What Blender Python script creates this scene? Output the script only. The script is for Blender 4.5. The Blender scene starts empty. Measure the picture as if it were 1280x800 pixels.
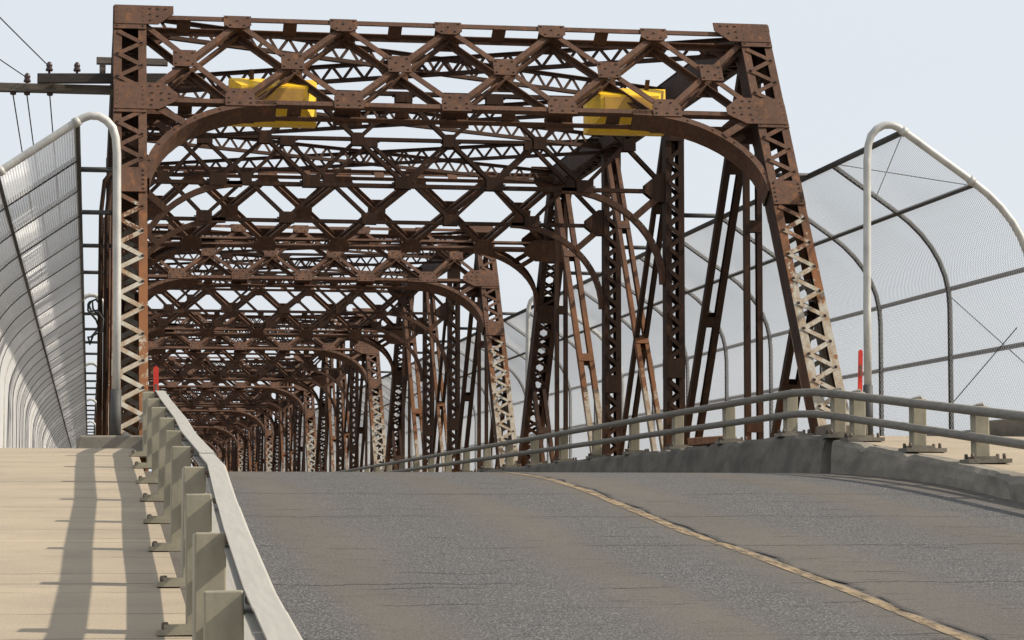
import bpy, math, random
from mathutils import Vector as V
random.seed(7)
R = math.radians
scene = bpy.context.scene
C = scene.collection

# ------------------------------------------------------------------ helpers
class MB:
    """collects boxes, bars, tubes and plates; build() links them as ONE mesh object"""
    def __init__(self): self.v = []; self.f = []; self.m = []; self.sm = []
    def poly(self, pts, m=0, smooth=False):
        n = len(self.v); self.v += [tuple(p) for p in pts]
        self.f.append(tuple(range(n, n+len(pts)))); self.m.append(m); self.sm.append(smooth)
    def hexa(self, p, m=0):            # p: 8 corners, bottom ring then top ring
        n = len(self.v); self.v += [tuple(q) for q in p]
        for q in ((3,2,1,0),(4,5,6,7),(0,1,5,4),(1,2,6,5),(2,3,7,6),(3,0,4,7)):
            self.f.append(tuple(n+i for i in q)); self.m.append(m); self.sm.append(False)
    def box(self, c, s, m=0):
        x,y,z = c; a,b,d = s[0]/2,s[1]/2,s[2]/2
        self.hexa([(x-a,y-b,z-d),(x+a,y-b,z-d),(x+a,y+b,z-d),(x-a,y+b,z-d),
                   (x-a,y-b,z+d),(x+a,y-b,z+d),(x+a,y+b,z+d),(x-a,y+b,z+d)], m)
    def bar(self, p0, p1, w, t, n, m=0, off=0., noff=0.):
        """flat bar p0->p1, width w in the plane whose normal is n, thickness t along n"""
        p0 = V(p0); p1 = V(p1); d = (p1-p0).normalized(); n = V(n); n = (n - d*n.dot(d)).normalized()
        u = n.cross(d); a = u*(w/2); b = n*(t/2); o = u*off + n*noff
        self.hexa([p0-a-b+o,p0+a-b+o,p0+a+b+o,p0-a+b+o,p1-a-b+o,p1+a-b+o,p1+a+b+o,p1-a+b+o], m)
    def angle(self, p0, p1, w, leg, n, m=0, t=.014, side=1, up=-1):
        """L section: flat leg facing n, standing leg going back along up*n"""
        self.bar(p0,p1,w,t,n,m)
        self.bar(p0,p1,t,leg-t,n,m,off=side*(w/2-t/2),noff=up*(leg/2))
    def tube(self, pts, r, k=8, m=0, cap=True):
        pts = [V(p) for p in pts]; n0 = len(self.v); N = len(pts)
        ref = None
        for i,p in enumerate(pts):
            d = (pts[min(i+1,N-1)]-pts[max(i-1,0)]).normalized()
            if ref is None:
                ref = V((0,0,1)) if abs(d.z) < .9 else V((0,1,0))
            u = (ref - d*ref.dot(d)).normalized(); w = d.cross(u); ref = u
            rr = r[i] if isinstance(r,(list,tuple)) else r
            for j in range(k):
                a = 2*math.pi*j/k; self.v.append(tuple(p+u*(rr*math.cos(a))+w*(rr*math.sin(a))))
        for i in range(N-1):
            for j in range(k):
                a = n0+i*k+j; b = n0+i*k+(j+1)%k
                self.f.append((a,b,b+k,a+k)); self.m.append(m); self.sm.append(k>4)
        if cap:
            self.f.append(tuple(n0+j for j in range(k))[::-1]); self.m.append(m); self.sm.append(False)
            self.f.append(tuple(n0+(N-1)*k+j for j in range(k))); self.m.append(m); self.sm.append(False)
    def plate(self, pts, n, t, m=0):   # polygon extruded by t along n (centred)
        n = V(n).normalized()*(t/2); A = [V(p)-n for p in pts]; B = [V(p)+n for p in pts]; k = len(pts)
        i0 = len(self.v); self.v += [tuple(p) for p in A+B]
        self.f.append(tuple(i0+i for i in range(k))[::-1]); self.f.append(tuple(i0+k+i for i in range(k)))
        self.m += [m,m]; self.sm += [False,False]
        for i in range(k):
            j = (i+1)%k; self.f.append((i0+i,i0+j,i0+k+j,i0+k+i)); self.m.append(m); self.sm.append(False)
    def rivet(self, p, n, r=.017, h=.012, m=0):
        n = V(n).normalized(); ref = V((1,0,0)) if abs(n.x)<.8 else V((0,0,1))
        u = (ref-n*ref.dot(n)).normalized(); w = n.cross(u); i0 = len(self.v)
        for rr,hh in ((r,0),(r*.6,h)):
            for j in range(6):
                a = j*math.pi/3; self.v.append(tuple(V(p)+n*hh+u*(rr*math.cos(a))+w*(rr*math.sin(a))))
        for j in range(6):
            k = (j+1)%6; self.f.append((i0+j,i0+k,i0+6+k,i0+6+j)); self.m.append(m); self.sm.append(False)
        self.f.append(tuple(i0+6+j for j in range(6))); self.m.append(m); self.sm.append(False)
    def lathe(self, c, prof, k=14, m=0):
        c = V(c); i0 = len(self.v)
        for r,z in prof:
            for j in range(k):
                a = 2*math.pi*j/k; self.v.append((c.x+r*math.cos(a), c.y+r*math.sin(a), c.z+z))
        for i in range(len(prof)-1):
            for j in range(k):
                a=i0+i*k+j; b=i0+i*k+(j+1)%k
                self.f.append((a,b,b+k,a+k)); self.m.append(m); self.sm.append(True)
        self.f.append(tuple(i0+j for j in range(k))[::-1]); self.m.append(m); self.sm.append(False)
        e=i0+(len(prof)-1)*k
        self.f.append(tuple(e+j for j in range(k))); self.m.append(m); self.sm.append(False)
    def mesh(self, name, mats):
        me = bpy.data.meshes.new(name); me.from_pydata(self.v, [], self.f)
        for mt in (mats if isinstance(mats,(list,tuple)) else [mats]): me.materials.append(mt)
        me.polygons.foreach_set('material_index', self.m); me.polygons.foreach_set('use_smooth', self.sm)
        me.update(); return me
    def build(self, name, mats, parent=None, bevel=0, loc=None):
        o = bpy.data.objects.new(name, self.mesh(name, mats)); C.objects.link(o)
        if parent: o.parent = parent
        if loc: o.location = loc
        if bevel:
            b = o.modifiers.new('bevel','BEVEL'); b.width = bevel; b.segments = 2; b.limit_method = 'ANGLE'; b.angle_limit = R(40)
        return o

def tag(o, label=None, cat=None, group=None, kind=None):
    if label: o['label'] = label
    if cat: o['category'] = cat
    if group: o['group'] = group
    if kind: o['kind'] = kind
    return o
def empty(name, loc=(0,0,0)):
    o = bpy.data.objects.new(name, None); C.objects.link(o); o.location = loc; o.empty_display_size = .3; return o
def put(name, me, parent, loc=(0,0,0)):
    o = bpy.data.objects.new(name, me); C.objects.link(o); o.parent = parent; o.location = loc; return o
def copy_tree(o, parent=None):
    c = o.copy(); C.objects.link(c); c.parent = parent
    for ch in list(o.children): copy_tree(ch, c)
    return c

# ------------------------------------------------------------------ materials
def mat(name):
    m = bpy.data.materials.new(name); m.use_nodes = True
    nt = m.node_tree; b = nt.nodes['Principled BSDF']; return m, nt, b
def N(nt, typ, **kw):
    n = nt.nodes.new(typ)
    for k,v in kw.items():
        if k in n.inputs: n.inputs[k].default_value = v
        else: setattr(n, k, v)
    return n
def L(nt, a, b): nt.links.new(a, b)
def noise(nt, vec, scale, detail=4, rough=.55):
    n = N(nt,'ShaderNodeTexNoise', Scale=scale, Detail=detail, Roughness=rough); L(nt, vec, n.inputs['Vector']); return n.outputs['Fac']
def mapping(nt, vec, scale):
    m = N(nt,'ShaderNodeMapping'); m.inputs['Scale'].default_value = scale; L(nt, vec, m.inputs['Vector']); return m.outputs['Vector']
def ramp(nt, fac, stops):
    r = N(nt,'ShaderNodeValToRGB'); els = r.color_ramp.elements
    while len(els) < len(stops): els.new(.5)
    for e,(p,c) in zip(els, stops):
        e.position = p; e.color = (c,c,c,1) if isinstance(c,(int,float)) else (*c,1)
    L(nt, fac, r.inputs['Fac']); return r.outputs['Color']
def mix(nt, fac, a, b, mode='MIX'):
    m = N(nt,'ShaderNodeMix'); m.data_type = 'RGBA'; m.blend_type = mode; m.clamp_factor = True
    for s,v in ((0,fac),(6,a),(7,b)):
        if isinstance(v,(int,float)): m.inputs[s].default_value = v
        elif isinstance(v,tuple): m.inputs[s].default_value = (*v,1)
        else: L(nt, v, m.inputs[s])
    return m.outputs[2]
def math_(nt, op, a, b=None, c=None, clamp=False):
    m = N(nt,'ShaderNodeMath', operation=op); m.use_clamp = clamp
    for i,v in enumerate((a,b,c)):
        if v is None: continue
        if isinstance(v,(int,float)): m.inputs[i].default_value = v
        else: L(nt, v, m.inputs[i])
    return m.outputs[0]
def pos(nt): return N(nt,'ShaderNodeNewGeometry').outputs['Position']
def sep(nt, vec):
    s = N(nt,'ShaderNodeSeparateXYZ'); L(nt, vec, s.inputs[0]); return s.outputs
def bump(nt, b, h, strength, dist=.01):
    n = N(nt,'ShaderNodeBump', Strength=strength, Distance=dist); L(nt, h, n.inputs['Height']); L(nt, n.outputs[0], b.inputs['Normal'])

BROWN = (.106,.062,.043); BROWN2 = (.064,.032,.021); RUST = (.25,.105,.042); DEEP = (.13,.05,.024); PALE = (.39,.37,.31)
def steel(name, pale_top=None, pale_amt=1., rust_top=None, rust_amt=.5, base=BROWN, left_less=0.):
    """old brown bridge paint; below a height the paint has weathered to rust and to pale primer"""
    m, nt, b = mat(name); P = pos(nt); z = sep(nt,P)[2]; wear = min(1., (base[0]/BROWN[0])**1.3)
    second = tuple(q*.62 for q in base)
    n1 = noise(nt, P, 1.7, 5, .6); n2 = noise(nt, mapping(nt,P,(9,9,3)), 1., 5, .65); n3 = noise(nt, P, 34., 3, .6)
    col = mix(nt, ramp(nt,n1,[(.35,0.),(.68,1.)]), base, second)
    col = mix(nt, math_(nt,'MULTIPLY',ramp(nt,n3,[(.45,0.),(.75,1.)]),.35*wear), col, DEEP)
    col = mix(nt, math_(nt,'MULTIPLY',ramp(nt,n2,[(.55,0.),(.68,1.)]),.42*wear), col, RUST)
    st = noise(nt, mapping(nt,P,(26,26,1.1)), 1., 4, .6)
    col = mix(nt, math_(nt,'MULTIPLY',ramp(nt,st,[(.56,0.),(.72,1.)]),.5*wear), col, (.17,.075,.036))
    col = mix(nt, math_(nt,'MULTIPLY',ramp(nt,st,[(.32,1.),(.46,0.)]),.5), col, (.035,.022,.017))
    if rust_top is not None:
        # height with noise -> rust amount
        h = math_(nt,'SUBTRACT', rust_top, z); h = math_(nt,'MULTIPLY_ADD', n2, 2.2, math_(nt,'SUBTRACT',h,1.1))
        rf = math_(nt,'MULTIPLY', math_(nt,'MULTIPLY',h,.75,clamp=True), rust_amt)
        col = mix(nt, rf, col, mix(nt, ramp(nt,n1,[(.4,0.),(.6,1.)]), RUST, (.20,.085,.036)))
    if pale_top is not None:
        n4 = noise(nt, mapping(nt,P,(5,5,2.2)), 1., 6, .7)
        h = math_(nt,'SUBTRACT', pale_top, z); h = math_(nt,'MULTIPLY', h, .22); h = math_(nt,'MINIMUM', h, .22)
        xs_ = math_(nt,'MULTIPLY', math_(nt,'LESS_THAN', sep(nt,P)[0], 4.), left_less)
        n5 = noise(nt, mapping(nt,P,(16,16,5)), 1., 5, .7)
        h = math_(nt,'ADD', math_(nt,'MULTIPLY_ADD', n4, 1.0, math_(nt,'MULTIPLY_ADD', n5, .34, -.17)), h); h = math_(nt,'SUBTRACT', h, xs_); pf = math_(nt,'MULTIPLY', ramp(nt,h,[(.545,0.),(.585,1.)]), pale_amt)
        col = mix(nt, pf, col, mix(nt, ramp(nt,n2,[(.40,0.),(.62,1.)]), PALE, (.27,.19,.12)))
    L(nt, col, b.inputs['Base Color']); b.inputs['Roughness'].default_value = .75; b.inputs['Specular IOR Level'].default_value = .14
    bump(nt, b, n3, .35, .006)
    return m
M = {}
M['steel'] = steel('brown_paint', rust_top=2.4, rust_amt=.35)
M['post'] = steel('brown_paint_rusting', pale_top=3.2, pale_amt=.92, rust_top=4.2, rust_amt=.75, left_less=.2)
M['farpost'] = steel('brown_paint_shaded_side', pale_top=.9, pale_amt=.6, rust_top=2.2, rust_amt=.5, base=(.05,.03,.023))  # dim base paints in the shade of inner webs and far posts
M['lace'] = steel('brown_paint_peeling', pale_top=3.9, pale_amt=.95, rust_top=4.2, rust_amt=.6)
M['diag'] = steel('brown_paint_salt_worn', pale_top=2.3, pale_amt=.85, rust_top=4.6, rust_amt=.55)
M['sway'] = steel('brown_paint_in_shade', rust_top=2., rust_amt=.3, base=(.050,.029,.0205))  # darker base puts the shade among the overhead bracing into the colour
M['dark'] = steel('brown_paint_deep_shade', rust_top=1.8, rust_amt=.4, base=(.040,.0235,.0165))  # shade on the inner members painted in as a lower base colour
m,nt,b = mat('rivet_heads'); b.inputs['Base Color'].default_value=(.05,.026,.018,1); b.inputs['Roughness'].default_value=.8; M['rivet']=m

def simple(name, c, c2=None, rough=.6, metal=0., sc=6., stretch=(1,1,1), bs=0., spec=.4, bsc=40.):
    m,nt,b = mat(name); P = pos(nt)
    if c2:
        n = noise(nt, mapping(nt,P,stretch), sc, 6, .62)
        L(nt, mix(nt, ramp(nt,n,[(.34,0.),(.68,1.)]), c, c2), b.inputs['Base Color'])
    else: b.inputs['Base Color'].default_value = (*c,1)
    b.inputs['Roughness'].default_value = rough; b.inputs['Metallic'].default_value = metal; b.inputs['Specular IOR Level'].default_value = spec
    if bs: bump(nt,b,noise(nt,P,bsc,3,.6),bs,.006)
    return m
M['galv'] = simple('galvanised_pipe', (.52,.515,.48), (.36,.355,.335), .5, .1, 7., (1,1,.5), .1)
M['galvdark'] = simple('shade_toned_pipe', (.075,.075,.073), (.045,.044,.042), .65, .1, 9., (1,1,1), .1)  # dark tone paints in the unlit side of hoops and rails
M['wire'] = simple('galvanised_wire', (.66,.67,.68), None, .5, .1)
M['railtop'] = simple('weathered_aluminium', (.35,.333,.293), (.295,.28,.247), .6, .1, 5., (14,.5,3), .1)
M['pipe'] = simple('grey_painted_pipe', (.20,.185,.155), (.135,.122,.10), .65, .0, 8., (4,.6,4), .12)
M['gpost'] = simple('olive_grey_painted_post', (.32,.29,.21), (.23,.21,.155), .55, 0., 5., (2,2,1), .15)
M['bolt'] = simple('rusty_bolts', (.16,.13,.10), (.09,.06,.045), .8, 0., 30.)
M['kerbdark'] = simple('grimy_kerb_concrete', (.19,.175,.148), (.10,.094,.082), .9, 0., 3.5, (1,.5,1), .8, .2, 22.)
M['kerb'] = simple('worn_kerb_concrete', (.25,.225,.185), (.13,.12,.10), .9, 0., 3., (1,.5,1.5), .8, .2, 22.)
M['conc'] = simple('aged_concrete', (.28,.255,.21), (.18,.165,.14), .9, 0., 2.5, (1,1,1), .5, .2, 25.)
M['red'] = simple('red_plastic', (.72,.05,.025), (.5,.03,.02), .45, 0., 9.)
M['wood'] = simple('weathered_timber', (.17,.145,.12), (.09,.075,.062), .85, 0., 3., (1.2,14,14), .4, .2, 60.)
M['wood2'] = simple('tarred_timber', (.07,.06,.053), (.04,.034,.03), .85, 0., 3., (1.2,14,14), .4, .2, 60.)
M['porcelain'] = simple('brown_porcelain', (.05,.03,.025), None, .25, 0.)
M['cable'] = simple('black_cable', (.02,.02,.02), None, .6)
M['rustplate'] = simple('rusted_plate', (.34,.17,.08), (.16,.07,.035), .85, 0., 7., (1,1,1), .4)
M['mustard'] = simple('stained_yellow_paint', (.58,.33,.05), (.40,.21,.05), .6, 0., 6.)
M['earth'] = simple('dry_grass_earth', (.13,.12,.065), (.20,.17,.11), .95, 0., .35, (1,1,1), .5, .1, 6.)
M['gravel'] = simple('gravel_yard', (.24,.22,.19), (.16,.145,.13), .95, 0., .2, (1,1,1), .5, .1, 5.)

# yellow sheet metal
m,nt,b = mat('yellow_paint'); P=pos(nt); n=noise(nt,mapping(nt,P,(3,3,9)),1.6,6,.65); n2=noise(nt,P,14.,4,.6)
c = mix(nt, ramp(nt,n,[(.45,0.),(.75,1.)]), (.84,.52,.02), (.62,.37,.025)); c = mix(nt, math_(nt,'MULTIPLY',ramp(nt,n2,[(.62,0.),(.72,1.)]),.7), c, (.25,.12,.04))
L(nt,c,b.inputs['Base Color']); b.inputs['Roughness'].default_value=.5; M['yellow']=m

# asphalt
m,nt,b = mat('asphalt'); P=pos(nt); X,Y,Z = sep(nt,P)
nb = noise(nt, mapping(nt,P,(.9,.28,1)), 1., 5, .6); nf = noise(nt,P,75.,2,.7); nm = noise(nt,P,38.,4,.7); ns = noise(nt, mapping(nt,P,(1,.35,1)), 2.3, 5,.65)
wx = math_(nt,'MULTIPLY_ADD', nb, .5, math_(nt,'SUBTRACT',X,.25))
def band(c0,w):
    d = math_(nt,'ABSOLUTE', math_(nt,'SUBTRACT',wx,c0)); return math_(nt,'SUBTRACT',1., math_(nt,'DIVIDE',d,w), clamp=True)
tr = band(2.35,.75)
for c0,w in ((3.75,.5),(5.6,.8),(7.1,.5),(1.1,.3)): tr = math_(nt,'MAXIMUM',tr,band(c0,w))
tr = math_(nt,'MULTIPLY', ramp(nt,tr,[(0.,0.),(.7,1.)]), ramp(nt,ns,[(.30,.6),(.6,1.)]))
col = mix(nt, ramp(nt,nb,[(.3,0.),(.7,1.)]), (.112,.100,.085), (.088,.080,.070))
col = mix(nt, ramp(nt,ns,[(.5,0.),(.75,.55)]), col, (.110,.099,.086))
col = mix(nt, math_(nt,'MULTIPLY',tr,1.0), col, (.052,.052,.055))
# exposed stones, strongest in the wheel tracks
sp = ramp(nt,nf,[(.52,0.),(.62,1.)]); sp = math_(nt,'MULTIPLY',sp,math_(nt,'MULTIPLY_ADD',tr,.62,.14)); col = mix(nt, sp, col, (.30,.29,.275))
dk = ramp(nt,nm,[(.30,1.),(.46,0.)]); col = mix(nt, math_(nt,'MULTIPLY',dk,.55), col, (.035,.033,.032))
# transverse cracks, reflected from the slab joints below
wob = noise(nt, mapping(nt,P,(1.1,.2,1)), 1.3, 6,.7); wob2 = noise(nt,P,7.,3,.6)
yy = math_(nt,'ADD', math_(nt,'MULTIPLY_ADD',wob,.55,Y), math_(nt,'MULTIPLY',wob2,.06))
def cracks(per,ph,wd,lo,hi,sx):
    fr = math_(nt,'FRACT', math_(nt,'DIVIDE', math_(nt,'ADD',yy,ph), per)); d = math_(nt,'MULTIPLY',math_(nt,'ABSOLUTE',math_(nt,'SUBTRACT',fr,.5)),per)
    ln = math_(nt,'SUBTRACT',1.,math_(nt,'DIVIDE',d,wd),clamp=True)
    mk = ramp(nt, noise(nt,mapping(nt,P,(sx,1.0,1)),1.,3,.6), [(lo,0.),(hi,1.)]); return math_(nt,'MULTIPLY',ln,mk)
ck = math_(nt,'MAXIMUM', cracks(2.45,.55,.035,.40,.47,.45), cracks(.83,.2,.026,.53,.59,1.3))
col = mix(nt, math_(nt,'MULTIPLY',ck,.95), col, (.03,.028,.026))
# old patch streaks: short dark dashes
ds = ramp(nt, noise(nt,mapping(nt,P,(3.2,22,1)),1.,2,.5), [(.635,0.),(.68,1.)]); col = mix(nt, math_(nt,'MULTIPLY',ds,.7), col, (.05,.045,.04))
L(nt,col,b.inputs['Base Color']); b.inputs['Roughness'].default_value=.92; b.inputs['Specular IOR Level'].default_value=.25
hh = math_(nt,'MULTIPLY_ADD',nm,1.2,math_(nt,'MULTIPLY',nf,.8)); hh = math_(nt,'SUBTRACT',hh,math_(nt,'MULTIPLY',ck,1.5)); bump(nt,b,hh,.6,.012); M['asphalt']=m

# sidewalk concrete (broom finish, faint transverse joints, stains)
m,nt,b = mat('sidewalk_concrete'); P=pos(nt); X,Y,Z = sep(nt,P)
n1 = noise(nt,mapping(nt,P,(.7,1.3,1)),1.2,6,.62); n2=noise(nt,P,60.,3,.65); n3=noise(nt,mapping(nt,P,(1.1,1.8,1)),1.5,5,.65); wob=noise(nt,P,5.,4,.6)
col = mix(nt, ramp(nt,n1,[(.3,0.),(.7,1.)]), (.37,.305,.222), (.29,.243,.180))
col = mix(nt, math_(nt,'MULTIPLY',ramp(nt,n3,[(.52,0.),(.72,1.)]),.4), col, (.21,.18,.137))
col = mix(nt, math_(nt,'MULTIPLY',ramp(nt,n2,[(.5,0.),(.8,1.)]),.4), col, (.20,.17,.13))
fr = math_(nt,'FRACT', math_(nt,'DIVIDE', math_(nt,'MULTIPLY_ADD',wob,.09,Y), .86)); d = math_(nt,'MULTIPLY',math_(nt,'ABSOLUTE',math_(nt,'SUBTRACT',fr,.5)),.86)
ln = math_(nt,'SUBTRACT',1.,math_(nt,'DIVIDE',d,.026),clamp=True); mk = ramp(nt,noise(nt,mapping(nt,P,(1.5,.7,1)),1.,4,.6),[(.36,0.08),(.52,1.)]); ln = math_(nt,'MULTIPLY',ln,mk)
col = mix(nt, math_(nt,'MULTIPLY',ln,.7), col, (.12,.10,.078))
fr2 = math_(nt,'FRACT', math_(nt,'DIVIDE', math_(nt,'MULTIPLY_ADD',wob,.03,math_(nt,'ADD',Y,.6)), 2.44)); d2 = math_(nt,'MULTIPLY',math_(nt,'ABSOLUTE',math_(nt,'SUBTRACT',fr2,.5)),2.44)
jn = math_(nt,'SUBTRACT',1.,math_(nt,'DIVIDE',d2,.016),clamp=True); col = mix(nt, math_(nt,'MULTIPLY',jn,ramp(nt,wob,[(.35,.2),(.5,1.)])), col, (.06,.055,.05))
sp = ramp(nt,noise(nt,P,9.,2,.5),[(.77,0.),(.80,1.)]); col = mix(nt, math_(nt,'MULTIPLY',sp,.6), col, (.1,.085,.07))
L(nt,col,b.inputs['Base Color']); b.inputs['Roughness'].default_value=.92; b.inputs['Specular IOR Level'].default_value=.25
bump(nt,b,math_(nt,'SUBTRACT',n2,math_(nt,'ADD',ln,jn)),.5,.008); M['walk']=m

def worn(name, c1, c2, lo, hi, sc):
    m,nt,b = mat(name); P=pos(nt); n=noise(nt,mapping(nt,P,(1.6,.5,1)),sc,7,.72); n2=noise(nt,P,120.,2,.6); n3=noise(nt,P,3.,4,.6)
    L(nt, mix(nt,ramp(nt,n3,[(.35,0.),(.7,1.)]),c1,c2), b.inputs['Base Color']); b.inputs['Roughness'].default_value=.85
    a = math_(nt,'MULTIPLY_ADD',n2,.25,n); a = ramp(nt,a,[(lo,0.),(hi,1.)]); L(nt,a,b.inputs['Alpha']); return m
M['line'] = worn('worn_yellow_paint', (.27,.19,.105), (.19,.145,.09), .48, .68, 9.)
M['tar'] = worn('tar_crack', (.03,.028,.026), (.045,.04,.036), .56, .64, 4.)

# ------------------------------------------------------------------ levels (metres, eye height = 0)
def prof(Y, z0, flat, a, b, s=.08):
    if Y <= a: return z0 + s*Y
    if Y >= b: return flat
    return flat - s*(b-Y)**2/(2*(b-a))
def z_road(Y): return prof(Y,-1.6,.5,22.,30.5)
def z_left(Y): return prof(Y,-1.35,.72,22.375,29.375)
def z_right(Y): return prof(Y,-1.4,.95,28.375,30.375)
YS = [-30,-20,-10]+[i*1. for i in range(-8,20)]+[20+.5*i for i in range(25)]+[34,40,50,60,80,100,120,140,160,180,200,230]
def slab(name, x0, x1, zf, thick, m, y0=-30, y1=230, flank=None):
    """sheet with sides and underside; x0/x1 may be functions of Y"""
    b = MB(); ys = [y for y in YS if y0<=y<=y1]
    if ys[0]>y0: ys=[y0]+ys
    if ys[-1]<y1: ys=ys+[y1]
    f0 = x0 if callable(x0) else (lambda y:x0); f1 = x1 if callable(x1) else (lambda y:x1)
    rows=[]
    for y in ys:
        i=len(b.v); z=zf(y); rows.append(i)
        b.v += [(f0(y),y,z),(f1(y),y,z),(f1(y),y,z-thick),(f0(y),y,z-thick)]
    for i,j in zip(rows,rows[1:]):
        for k in range(4):
            l=(k+1)%4; b.f.append((i+k,i+l,j+l,j+k)); b.m.append(0); b.sm.append(False)
    for i,o in ((rows[0],1),(rows[-1],-1)):
        b.f.append(tuple(i+k for k in range(4))[::o]); b.m.append(0); b.sm.append(False)
    return tag(b.build(name, m), kind='structure')

def interp(y, pts):
    if y<=pts[0][0]: return pts[0][1]
    for (a,u),(c,w) in zip(pts,pts[1:]):
        if y<=c: return u+(w-u)*(y-a)/(c-a)
    return pts[-1][1]
KX = [(-30,6.4),(5,6.9),(15,7.55),(21,7.82),(24,8.0),(28,8.06),(300,8.06)]
kx = lambda y: interp(y,KX)
slab('road', .40, 8.3, z_road, .30, M['asphalt'])
slab('left_sidewalk', -2.1, .43, z_left, .34, M['walk'])
slab('right_sidewalk', lambda y: kx(y)+.24, 11.5, z_right, .34, M['walk'])

def kerb(name, y0, y1, m, jit, skew0=0., skew1=0., step=.22, lean=.05, zb=None):
    b = MB(); ys=[]; y=y0
    while y<y1-step*.5: ys.append(y); y+=step if y<45 else 4.
    ys.append(y1); rows=[]; rnd=random.Random(len(name)+int(y0))
    for q,y in enumerate(ys):
        x=kx(y); zt=z_right(y)+.004; z0=z_road(y)-.05; j=lambda s=1.: rnd.uniform(-jit,jit)*s
        e0 = skew0 if q==0 else 0.; e1 = skew1 if q==len(ys)-1 else 0.; e=e0+e1
        zt-= (.035 if rnd.random()<.07 else 0.)
        i=len(b.v); rows.append(i); h=zt-z0
        b.v += [(x+j(),y+e*0,z0),(x+lean*.5+j(),y+e*.5,z0+h*.5),(x+lean+j(),y+e*.85,zt-.045+j(.8)),(x+lean+.045+j(),y+e,zt+j(.5)),(x+.27,y+e,zt),(x+.27,y,z0)]
    for i,k in zip(rows,rows[1:]):
        for a in range(6):
            c=(a+1)%6; b.f.append((i+a,i+c,k+c,k+a)); b.m.append(0); b.sm.append(False)
    b.f.append(tuple(rows[0]+k for k in range(6))); b.m.append(0); b.sm.append(False)
    b.f.append(tuple(rows[-1]+k for k in range(6))[::-1]); b.m.append(0); b.sm.append(False)
    return tag(b.build(name,m), kind='structure')
kerb('approach_kerb', 2., 27.9, M['kerb'], .009, 0., .18)
kerb('bridge_kerb', 28.36, 215., M['kerbdark'], .008, .16, 0., lean=.10)

# painted centre line and the tar crack beside it
def strip(name, xf, w, dz, m, y0=-5., y1=215.):
    b=MB(); ys=[y0+.25*i for i in range(int((36-y0)/.25)+1)]+[40,50,70,100,150,y1]
    for a,c in zip(ys,ys[1:]):
        wa = w(a) if callable(w) else w; wc = w(c) if callable(w) else w
        b.poly([(xf(a)-wa/2,a,z_road(a)+dz),(xf(a)+wa/2,a,z_road(a)+dz),(xf(c)+wc/2,c,z_road(c)+dz),(xf(c)-wc/2,c,z_road(c)+dz)])
    return tag(b.build(name,m), kind='structure')
lx = lambda y: interp(y,[(-5,4.2),(12,4.27),(15,4.32),(17,4.31),(18.6,4.26),(20,4.29),(22,4.33),(25,4.37),(30,4.42),(230,4.6)]) + .004*math.sin(y*2.3)
strip('centre_line', lx, .092, .004, M['line'])
strip('tar_seam', lambda y: lx(y)+.085+.022*math.sin(y*3.1)+.015*math.sin(y*7.7), lambda y:.036+.014*math.sin(y*4.3), .008, M['tar'])

# ground far below, earth bank under the ramp
b=MB(); b.poly([(-3000,-3000,-9),(3000,-3000,-9),(3000,4000,-9),(-3000,4000,-9)]); tag(b.build('terrain',M['gravel']),kind='structure')
b=MB()
for y0,y1 in zip(list(range(-60,28,8)),list(range(-52,36,8))):
    y1=min(y1,28.8); za=max(z_left(y0)-.36,-8.9); zb=z_left(y1)-.36
    ea=(za+9.2)*1.5; eb=(zb+9.2)*1.5
    b.poly([(-2.6,y0,za),(11.9,y0,za),(11.9,y1,zb),(-2.6,y1,zb)])
    b.poly([(-2.6-ea,y0,-9.2),(-2.6,y0,za),(-2.6,y1,zb),(-2.6-eb,y1,-9.2)])
    b.poly([(11.9,y0,za),(11.9+ea,y0,-9.2),(11.9+eb,y1,-9.2),(11.9,y1,zb)])
z=z_left(28.8)-.36; e=(z+9.2)*1.5
b.poly([(-2.6-e,28.8,-9.2),(-2.6,28.8,z),(11.9,28.8,z),(11.9+e,28.8,-9.2)])
tag(b.build('embankment',M['earth']),kind='structure')

# ------------------------------------------------------------------ steel truss span (local: x across from left truss, y along, z up from bottom chord)
W=8.357; Hh=7.04; P_=4.85; LEN=5*P_; XL=.443; Y0=29.3; ZB=-.6; PITCH=24.6; NSPAN=8
X1=V((1,0,0))
def laced_column(b, p0, p1, w, dep, fw, pitch, stay=(), rivets=True, lace_from=0., lace_to=None, ml=1, web=0, t=.016):
    p0=V(p0); p1=V(p1); ax=p1-p0; ln=ax.length; d=ax.normalized(); n=X1.cross(d).normalized()
    if n.y>0: n=-n                      # n points towards the approaching traffic
    for s in (-1,1):
        b.bar(p0+X1*s*(w/2-t/2),p1+X1*s*(w/2-t/2),dep-2*t,t,X1,web)
        for q in (-1,1):
            b.bar(p0+X1*s*(w/2-fw/2)+n*q*(dep/2-t/2),p1+X1*s*(w/2-fw/2)+n*q*(dep/2-t/2),fw,t,n,0)
    for q in (1,-1):
        o=n*q*(dep/2+.008); a=lace_from; s=1; L_=lace_to or ln
        while a+pitch/2<=L_:
            A=p0+d*a+X1*s*(w/2-fw*.55)+o; B=p0+d*(a+pitch/2)-X1*s*(w/2-fw*.55)+o
            mid=(a+pitch/4)
            if not any(u-.05<mid<v+.05 for u,v in stay):
                oo=n*q*(.003 if s>0 else -.001); b.bar(A+oo,B+oo,.062,.010,n,ml)
                if rivets and q==1: b.rivet(A+n*.010,n,.022,.018,2)
            a+=pitch/2; s=-s
        for (u,v) in stay:
            b.bar(p0+d*u+n*q*(dep/2+.016),p0+d*v+n*q*(dep/2+.016),w-.004,.012,n,0)
    return d,n
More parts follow.
